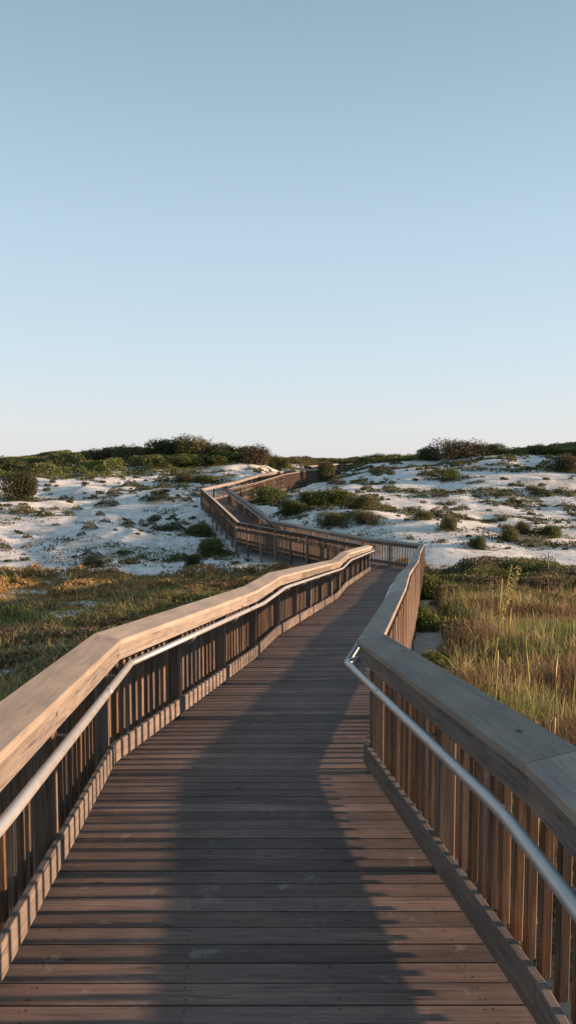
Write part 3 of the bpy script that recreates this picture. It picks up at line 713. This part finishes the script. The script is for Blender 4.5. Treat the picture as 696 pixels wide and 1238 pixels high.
# left skyline hedge, left to right
sb('dark', 0, 46, 566, 606, 57, 'big dark bush at the left edge, standing on the white sand')
sb('dark', -30, 22, 556, 585, 74, 'dark bush cut by the left edge, above and behind the biggest left-hand bush')
for i, (k, x0, x1, yt, yb, Y, lab) in enumerate([
    ('olive', 52, 78, 543, 556, 84, 'brownish rounded shrub, leftmost on the left skyline'),
    ('dark', 76, 104, 543, 556, 86, 'low dark shrub second from the left on the left skyline'),
    ('olive', 100, 128, 537, 554, 86, 'olive shrub on the left skyline just left of the flat-topped one'),
    ('dark', 122, 152, 535, 555, 86, 'flat-topped dark shrub on the left skyline with a twig poking up'),
    ('olive', 146, 182, 536, 560, 84, 'olive-brown shrub on the left skyline left of the tallest thicket'),
    ('dark', 176, 210, 532, 562, 84, 'dark left shoulder of the tallest thicket on the left skyline'),
    ('dark', 198, 238, 528, 562, 83, 'tallest dark bush of the left skyline thicket'),
    ('olive', 226, 256, 530, 562, 83, 'olive bush in the middle of the tallest thicket on the left skyline'),
    ('dark', 246, 280, 536, 560, 83, 'dark bush right of the middle of the tallest left thicket'),
    ('dark', 270, 302, 540, 562, 83, 'right end of the tallest thicket, dark and lower'),
    ('green', 205, 250, 548, 563, 79, 'green shrub at the foot of the tallest left thicket'),
    ('green', 245, 292, 549, 562, 80, 'long green shrub at the foot of the thicket above the bare sand knoll'),
    ('green', 180, 214, 551, 565, 79, 'green shrub under the left shoulder of the tallest thicket'),
    ('olive', 206, 214, 560, 571, 74, 'tiny upright shrub alone on the sand below the thicket'),
    ('brown', 299, 328, 539, 566, 80, 'brownish wispy bush just right of the bare sand knoll'),
    ('green', 326, 348, 549, 568, 82, 'green bush beside the distant railing, right of the brownish wispy one'),
    ('olive', 344, 372, 556, 566, 104, 'faint low bush behind the farthest railing on the skyline'),
    ('dark', 380, 405, 566, 590, 70, 'dark grey-green bush leaning on the left end of the right dune, below the crest'),
    ('olive', 330, 352, 553, 564, 110, 'faint low bush leftmost of three on the skyline behind the farthest railing'),
    ('dark', 362, 386, 554, 565, 112, 'faint low bush on the skyline directly above the end of the sunlit distant railing'),
    ('olive', 378, 402, 547, 561, 90, 'leftmost low bush on the right skyline, behind the farthest railing'),
    ('dark', 396, 420, 548, 560, 88, 'second low dark bush from the left on the right skyline'),
    ('olive', 416, 446, 549, 560, 86, 'olive low bush third from the left on the right skyline'),
    ('dark', 440, 470, 546, 560, 84, 'low dark bush on the right skyline with a taller twig'),
    ('olive', 464, 496, 548, 559, 82, 'olive low bush on the right skyline before the gap to the big brown bush'),
    ('dark', 506, 534, 542, 560, 76, 'dark bush at the left foot of the big brown bush'),
    ('brown', 530, 574, 537, 561, 74, 'big brown domed bush on the crest of the right dune'),
    ('dark', 570, 604, 545, 560, 75, 'dark bush at the right foot of the big brown bush'),
    ('dark', 640, 662, 541, 554, 76, 'small dark round bush on the right skyline above the green mat'),
    ('lime', 648, 684, 546, 558, 74, 'bright green low bush on the right skyline'),
    ('green', 676, 712, 548, 560, 73, 'green low bush cut by the right edge on the skyline'),
    ('brown', 658, 706, 558, 582, 64, 'brown wispy bush on the right dune at the right edge'),
    ('lime', 528, 552, 567, 583, 62, 'small round bright green bush high on the right dune'),
    ('green', 362, 402, 600, 620, 50, 'left part of the green bush clump behind the crosswise railing'),
    ('lime', 392, 432, 597, 617, 50, 'right part of the green bush clump behind the crosswise railing'),
    ('olive', 420, 462, 606, 628, 47, 'olive bush trailing right from the green clump on the right dune'),
    ('olive', 384, 424, 622, 641, 43, 'flat olive bush just above the crosswise railing cap'),
    ('brown', 430, 458, 630, 646, 42, 'small brown bush just above the crosswise railing cap'),
    ('olive', 500, 523, 631, 645, 42, 'small brownish bush on the pale sand left of the two round ones'),
    ('olive', 532, 552, 636, 656, 40, 'round olive bush, upper left of the pair above the grass'),
    ('green', 566, 586, 657, 675, 37, 'round green bush, lower right of the pair above the grass'),
    ('olive', 602, 630, 650, 668, 39, 'greyish low bush left of the two merged shrubs on the right sand'),
    ('olive', 620, 642, 643, 660, 41, 'olive bush in the middle of three merged shrubs on the right sand'),
    ('green', 642, 676, 640, 657, 41, 'green wide bush at the right of three merged shrubs on the right sand'),
    ('green', 305, 345, 592, 614, 54, 'green bush in the hollow between the rising stretch and the right dune'),
    ('green', 336, 368, 612, 632, 48, 'green bush behind the far corner of the crosswise railing'),
    ('dark', 295, 330, 578, 598, 62, 'dark bush under the distant sunlit railing'),
    ('olive', 208, 236, 566, 580, 68, 'olive bush on the left dune, between the tiny upright one and the railing'),
    ('green', 236, 268, 570, 580, 66, 'flat green bush on the left dune above the corner of the far railing'),
    ('green', 240, 276, 655, 678, 41, 'green bush on the sand under the raised corner of the boardwalk'),
    ('green', 225, 262, 630, 648, 46, 'green bush beside the outside of the rising railing'),
    ('dark', 225, 246, 676, 694, 37, 'dark green bush at the edge of the white sand left of the ramp'),
    ('brown', 100, 130, 676, 690, 37, 'brown bush at the lower edge of the left white dune')]):
    sb(k, x0, x1, yt, yb, Y, lab)

# --- low clumps dotted over the white dunes: individuals
def clump_mesh(seed, n_=1000, pal=None):
    rng = np.random.default_rng(seed); a_ = rng.random(n_) * 6.28; r_ = np.sqrt(rng.random(n_)); 
    hz = (1 - r_ ** 2) * (.5 + .5 * rng.random(n_)) * (1 + .4 * np.sin(a_ * 3 + seed))
    P = np.stack([r_ * np.cos(a_), r_ * np.sin(a_), .05 + hz], -1)
    return quads_mesh('dune_plant', leaves(P, .075, rng), M['leaf'], palette(n_, pal, rng=rng))
CM = [clump_mesh(s, pal=p) for s, p in ((1, DARKG), (2, DARKG + OLIVE[:1]), (3, OLIVE), (4, BROWN + DARKG), (5, GREEN + DARKG))]
def scatter_clumps(n_, pxr, pyr, Yr, side, label, group, thr=.5, seed=40):
    rng = np.random.default_rng(seed); got = 0; tries = 0
    while got < n_ and tries < 20000:
        tries += 1
        x = rng.uniform(*pxr); y = rng.uniform(*Yr)
        if fbm(x, y * 1.3, 3.5, 3, seed) < thr - .12 * rng.random(): continue
        if vegflat(np.array([x]), np.array([y]))[0] > .3: continue
        d_, _ = walkdist(np.array([x]), np.array([y]))
        if d_[0] < 1.5 or (side < 0 and x > np.interp(y, [38, 41, 54, 60, 75], [0, -3.6, -7, -6.5, -3])) or (side > 0 and x < np.interp(y, [36, 42, 54, 62, 75, 85], [4.5, .8, -1.5, 1.5, 3.5, 7])): continue
        z = float(H(np.array([x]), np.array([y]))[0]); s_ = .16 + .5 * rng.random() ** 2.0
        o_ = put('dune_plant', CM[rng.integers(5)], None, (x, y, z - .03), (0, 0, rng.uniform(0, 6.28)), (s_ * rng.uniform(.9, 2.0), s_, s_ * rng.uniform(.5, 1.0)))
        tag(o_, label, 'plant', group); got += 1
scatter_clumps(110, (-22, -2), (38, 72), (38, 72), -1, 'low dark plant tuft dotted on the white sand of the left dune', 'low plants dotted over the left dune', .50, 41)
scatter_clumps(155, (-1, 30), (38, 76), (37, 76), 1, 'low dark plant tuft dotted on the white sand of the right dune', 'low plants dotted over the right dune', .47, 42)

# --- stuff: trailing mats on the dunes, scrub on the hill, cover on the flats, golden grass
def mats():
    n_ = 700000; x, y = rand_xy(n_, -34, 34, 37, 82)
    # skirts of low growth round the shrubs, and small tufts between the larger ones
    ex, ey, eh = [], [], []
    for (sx, sy, sw) in SHP:
        if 36 < sy < 72:
            k_ = int(520 * min(3, sw)); a_ = RNG.random(k_) * 6.28; rr = sw * (.2 + .55 * RNG.random(k_) ** .8) * (.7 + .5 * np.sin(a_ * 3 + sx)); ex.append(sx + rr * np.cos(a_) * 1.4); ey.append(sy + rr * np.sin(a_)); eh.append(np.full(k_, .16))
    q_ = 0
    while q_ < 750:
        cx, cy = RNG.uniform(-24, 32), RNG.uniform(37, 76)
        if fbm(cx, cy * 1.3, 3.5, 3, 42) < .44: continue
        if vegflat(np.array([cx]), np.array([cy]))[0] > .5: continue
        if cx < -3 and RNG.random() < .5: continue
        r_ = .07 + .22 * RNG.random() ** 1.8; k_ = int(60 + 300 * r_); a_ = RNG.random(k_) * 6.28; rr = r_ * np.sqrt(RNG.random(k_)); ex.append(cx + 1.6 * rr * np.cos(a_)); ey.append(cy + rr * np.sin(a_)); eh.append(np.full(k_, r_ * .9)); q_ += 1
    ex, ey, eh = map(np.concatenate, (ex, ey, eh)); d_, _ = walkdist(ex, ey); k = d_ > 1.4; ex, ey, eh = ex[k], ey[k], eh[k]
    P = np.stack([ex, ey, H(ex, ey) + eh * RNG.random(len(ex))], -1)
    tag(put('dune_tufts', quads_mesh('dune_tufts', leaves(P, .025 + .0008 * ey), M['leaf'], palette(len(ex), DARKG + OLIVE + BROWN[:2]))), 'tiny dark tufts and straggling growth between the shrubs on both dunes', 'ground cover', kind='stuff')
    m1 = fbm(x * .6, y * 1.25, 2.4, 4, 31); m2 = fbm(x, y, .7, 3, 32)
    dens = sstep(.585, .67, m1 * .75 + m2 * .25) * .9
    band = np.exp(-((y - (55 + .0 * x)) / 1.8) ** 2) * (x > 7) * .35 + (x > -8) * (x < -2) * (y < 47) * .22 + (y < 41) * .12
    dens = np.maximum(dens, sstep(.40, .6, m2 * .5 + m1 * .5) * band * 2)
    dens *= (1 - vegflat(x, y) * .6)
    dens *= np.where(x < -3, .6, 1)
    k = RNG.random(n_) < dens * .75; x, y = x[k], y[k]
    d_, _ = walkdist(x, y); k = d_ > 1.3; x, y, d_ = x[k], y[k], d_[k]; z = H(x, y)
    hh = .06 + .20 * sstep(.5, .75, fbm(x, y, 1.1, 2, 33))
    P = np.stack([x, y, z + hh * RNG.random(len(x))], -1)
    tone = fbm(x, y, 3, 2, 34)[:, None]
    C_ = np.where(tone > .52, palette(len(x), OLIVE + GREEN[:1]), palette(len(x), BROWN[:1] + DARKG + OLIVE[:2]))
    me = quads_mesh('dune_ground_cover', leaves(P, .03 + .0009 * y), M['leaf'], C_)
    tag(put('dune_ground_cover', me), 'low trailing green and brown plants spreading over the white dunes', 'ground cover', kind='stuff')
mats()
def hill():
    n_ = 330000; x, y = rand_xy(n_, -46, 3, 60, 96)
    edge = np.interp(x, [-46, -30, -24, -18, -11, -5, -3, 3], [60, 62, 68, 70.5, 76, 79, 86, 90]) + 2 * (fbm(x, y, 4, 3, 51) - .5)
    k = (y > edge); x, y = x[k], y[k]; edge = edge[k]
    n1 = fbm(x, y, 2.6, 3, 52); k = RNG.random(len(x)) < .35 + .9 * sstep(.35, .6, n1); x, y, n1, edge = x[k], y[k], n1[k], edge[k]
    d_, _ = walkdist(x, y); k = d_ > 1.8; x, y, n1, edge = x[k], y[k], n1[k], edge[k]; z = H(x, y)
    hh = (.15 + 1.1 * sstep(.35, .7, n1)) * np.clip((y - edge) * .5 + .2, .2, 1)
    P = np.stack([x, y, z + hh * (1 - .5 * RNG.random(len(x)) ** 2)], -1)
    t = fbm(x, y, 5, 3, 53); C_ = np.where((t > .5)[:, None], palette(len(x), GREEN + OLIVE[:2]), palette(len(x), DARKG[1:] + GREEN[:2] + BROWN[:1]))
    tag(put('hill_scrub', quads_mesh('hill_scrub', leaves(P, .105), M['leaf'], 1.3 * C_)), 'dense low green scrub covering the left hill up to the skyline', 'scrub', kind='stuff')
    n_ = 40000; x, y = rand_xy(n_, -16, 16, 98, 122); z = H(x, y); d_, _ = walkdist(x, y); k = d_ > 1.8; x, y, z = x[k], y[k], z[k]
    P = np.stack([x, y, z + (.3 + 1.1 * fbm(x, y, 2.5, 2, 57)) * RNG.random(len(x)) ** .5], -1)
    tag(put('far_scrub', quads_mesh('far_scrub', leaves(P, .16), M['leaf'], 1.2 * palette(len(x), OLIVE + DARKG))), 'low olive scrub on the skyline beyond the farthest railing', 'scrub', kind='stuff')
    # crest mat on the right dune
    n_ = 40000; x, y = rand_xy(n_, 3, 40, 73, 90); k = (y > np.interp(x, [3, 8, 15, 20, 40], [82, 79, 76, 75, 73]) + 2.5 * (fbm(x, y, 3, 2, 55) - .4)); x, y = x[k], y[k]; z = H(x, y)
    d_, _ = walkdist(x, y); k = d_ > 1.8; x, y, z = x[k], y[k], z[k]
    P = np.stack([x, y, z + (.2 + .7 * fbm(x, y, 2, 2, 56)) * RNG.random(len(x)) ** .5], -1)
    tag(put('crest_scrub', quads_mesh('crest_scrub', leaves(P, .11), M['leaf'], palette(len(x), GREEN + OLIVE))), 'low green scrub along the crest of the right dune', 'scrub', kind='stuff')
hill()

def inner_side(x, y): 
    d_, z_ = walkdist(x, y); return d_
def flats_left():
    n_ = 620000
    y = 6 + 34 * RNG.random(n_) ** 1.15; x = -4 - 0 * y + (RNG.random(n_) - 1) * (2 + .50 * y) + .22 * y
    vfm = vegflat(x, y); m1 = fbm(x, y, 1.5, 4, 61); m2 = bare(x, y)
    dens = (.25 + .75 * sstep(.35, .6, m1)) * (1 - .9 * m2) * vfm
    d_, _ = walkdist(x, y); k = (RNG.random(n_) < dens) & (d_ > 1.25); x, y, m1 = x[k], y[k], m1[k]; z = H(x, y)
    far = sstep(24, 34, y)
    hh = .05 + (.26 + .2 * far) * sstep(.35, .75, m1)
    P = np.stack([x, y, z + hh * RNG.random(len(x)) ** .7], -1)
    t = fbm(x, y, 2.2, 3, 63); t2 = fbm(x, y, 6, 2, 64)
    A_ = 2.1 * palette(len(x), GREEN + DARKG[:1] + OLIVE[:1]); B_ = 1.9 * palette(len(x), BROWN + OLIVE[:2]); G_ = palette(len(x), [(.46, .34, .11), (.50, .29, .12), (.36, .33, .11), (.42, .2, .1)])
    C_ = np.where((t > .54)[:, None], B_, A_); gold = (RNG.random(len(x)) < .22 + sstep(22, 29, y) * np.interp(x, [-14, -5], [.8, .4]) * (.3 + 1.2 * t2)); C_ = np.where(gold[:, None], G_, C_)
    me = quads_mesh('low_cover', leaves(P, .022 + .0016 * y, aspect=.42), M['leaf'], C_)
    tag(put('low_cover', me), 'low green and brown plants mixed with sand patches left of the ramp', 'ground cover', kind='stuff')
    # thin stalks in it
    n_ = 50000; y = 6 + 30 * RNG.random(n_); x = -4 + (RNG.random(n_) - 1) * (2 + .5 * y) + .22 * y
    m1 = fbm(x, y, 1.5, 4, 61); d_, _ = walkdist(x, y); k = (m1 > .42 + .1 * RNG.random(n_)) & (d_ > 1.25) & (vegflat(x, y) > .5) & (bare(x, y) < .4); x, y = x[k], y[k]; n_ = len(x)
    P = np.stack([x, y, H(x, y)], -1); h = .2 + .45 * RNG.random(n_)
    V, C_ = blades(P, h, np.full(n_, .006) + .0006 * y, lean=.6, cols=1.7 * palette(n_, GREEN[:2] + BROWN[1:] + GOLD[:2]))
    tag(put('wispy_grass', quads_mesh('wispy_grass', V, M['grass'], C_)), 'thin wispy grass stalks scattered through the plants left of the ramp', 'grass', kind='stuff')
flats_left()
def flats_right():
    # golden grass
    n_ = 230000; y = 3.2 + 25 * RNG.random(n_) ** .8; x = 1.2 + RNG.random(n_) * (2.5 + .42 * y) + .10 * y
    m1 = fbm(x, y, 1.3, 3, 71); d_, _ = walkdist(x, y); e_ = 1.05 + .7 * fbm(x, y, 1.2, 2, 73)
    k = (d_ > e_ + .35) & (RNG.random(n_) < (.25 + .9 * sstep(.3, .6, m1)) * (1 - sstep(19, 26, y) * .8) * sstep(0, 1.2, d_ - e_)); x, y, m1 = x[k], y[k], m1[k]; n_ = len(x)
    P = np.stack([x, y, H(x, y)], -1); h = (.18 + .5 * RNG.random(n_) ** 1.5) * (.6 + .8 * m1)
    t = fbm(x, y, 1.6, 3, 72); g = palette(n_, GOLD); gg = palette(n_, [(.17, .18, .065), (.22, .22, .08), (.13, .145, .05)]); rb = palette(n_, [(.20, .115, .07), (.17, .105, .06)])
    C_ = np.where((t > .56)[:, None], gg, g); C_ = np.where((t < .42)[:, None], rb, C_)
    V, C2 = blades(P, h, (.005 + .0005 * y) * (.5 + RNG.random(n_)), lean=.8 * RNG.random(n_) ** 1.3 + .08, cols=C_ * (.75 + .6 * RNG.random((n_, 1))))
    tag(put('golden_grass', quads_mesh('golden_grass', V, M['grass'], C2)), 'golden and green dune grass filling the flat right of the ramp', 'grass', kind='stuff')
    # small leaves in it
    n_ = 620000; y = 4 + 35 * RNG.random(n_); x = .6 + RNG.random(n_) * (3 + .46 * y) + .12 * y
    m1 = fbm(x, y, 1.4, 4, 75); far = sstep(17, 25, y); d_, _ = walkdist(x, y)
    k = (RNG.random(n_) < vegflat(x, y) * (.10 + .8 * far + .25 * sstep(.5, .62, m1)) * (.4 + .8 * sstep(.35, .6, m1))) & (d_ > 1.25 + .6 * fbm(x, y, 1.2, 2, 73)); x, y, m1, far = x[k], y[k], m1[k], far[k]
    hh = .10 + (.2 + .35 * far) * sstep(.35, .7, m1)
    P = np.stack([x, y, H(x, y) + hh * RNG.random(len(x)) ** .7], -1); t = fbm(x, y, 2.4, 3, 76)
    C_ = np.where((t > .5)[:, None], 1.5 * palette(len(x), DARKG + GREEN[:2]), 1.5 * palette(len(x), BROWN + DARKG + OLIVE[:1]))
    C_ = np.where((far < .5)[:, None], palette(len(x), GREEN + OLIVE + BROWN[:1] + GOLD[:2]), C_)
    tag(put('dark_scrub', quads_mesh('dark_scrub', leaves(P, .018 + .0012 * y, aspect=.42), M['leaf'], C_)), 'dark brushy plants between the golden grass and the right dune', 'scrub', kind='stuff')
flats_right()

# --- dead stems on the sand beside the ramp and sea oats, individuals
def sea_oat(px, ytop, yb, Y, label, head=True, lean=.1, col=(.30, .27, .10)):
    p = W(px, yb, Y); z = float(H(np.array([p[0]]), np.array([Y]))[0]); top = W(px, ytop, Y)[2]; h = top - z
    o_ = empty('sea_oat', (p[0], Y, z - .05)); tag(o_, label, 'grass stalk', 'tall stalks standing in the grass')
    n_ = 9; pts = [(lean * h * (i / n_) ** 2, .02 * math.sin(i), (h + .05) * i / n_) for i in range(n_ + 1)]
    m_ = tube('stalk', pts, .008, M['twig'], 5); at_ = m_.color_attributes.new('col', 'FLOAT_COLOR', 'POINT'); at_.data.foreach_set('color', np.tile(np.array((*col, 1), np.float32), len(m_.vertices)))
    put('stalk', m_, o_)
    rng = np.random.default_rng(int(px))
    nb = 26; P = np.repeat(np.array([[0, 0, .02]]), nb, 0) + np.c_[rng.normal(0, .03, (nb, 2)), np.zeros(nb)]
    V, C_ = blades(P, .35 + .5 * rng.random(nb), np.full(nb, .012), rng=rng, lean=.8, cols=palette(nb, GOLD + GREEN, rng=rng)); put('leaf', quads_mesh('leaf', V, M['grass'], C_), o_)
    if head:
        k = 130; t = .66 + .34 * rng.random(k) ** .7; q_ = np.stack([lean * h * t ** 2 + .01 + (.02 + .09 * (t - .66) / .34) * rng.random(k) * np.sign(lean), rng.normal(0, .018, k), (h + .05) * t - .03 * rng.random(k)], -1)
        put('seed_head', quads_mesh('seed_head', leaves(q_, .026, rng, aspect=.35), M['grass'], palette(k, [(.40, .34, .15), (.32, .29, .12)], rng=rng)), o_)
    return o_
sea_oat(592, 684, 815, 9.5, 'tall yellow stalk with a drooping seed head, the most prominent in the grass', True, .12, (.36, .33, .12))
sea_oat(598, 700, 850, 9.0, 'thin yellow stalk leaning beside the most prominent seed head', False, .03)
sea_oat(614, 735, 830, 10.0, 'straight thin stalk right of the most prominent seed head', False, .01)
sea_oat(661, 668, 745, 14, 'tall grey dead stem standing at the back right of the grass', False, .0, (.22, .17, .14))
sea_oat(668, 790, 885, 7.0, 'pale bare stalk near the right edge above the railing cap', False, .02, (.34, .26, .14))
sea_oat(640, 770, 840, 9.5, 'short straw stalk between the seed head and the pale bare stalk', False, -.06)
sea_oat(690, 740, 850, 8.5, 'straw stalk cut close to the right edge of the view', False, .05)
def low_plant(px, py, Y, kind, w_, h_, lab): shrub(kind, px, py, Y, w_, h_, lab, name='leafy_plant', group='leafy plants beside the ramp', cat='plant')
low_plant(607, 696, 26, 'lime', 1.2, .9, 'yellow-green leafy plant in the scrub behind the seed head')
low_plant(520, 780, 13.5, 'lime', .6, .45, 'small bright green plant on the sand beside the outer side of the ramp railing')
low_plant(514, 742, 18, 'green', .9, .7, 'green plant against the outer side of the ramp railing, nearer of two')
low_plant(518, 700, 25, 'green', 1.5, .9, 'green plant against the outer side of the ramp railing, farther of two')
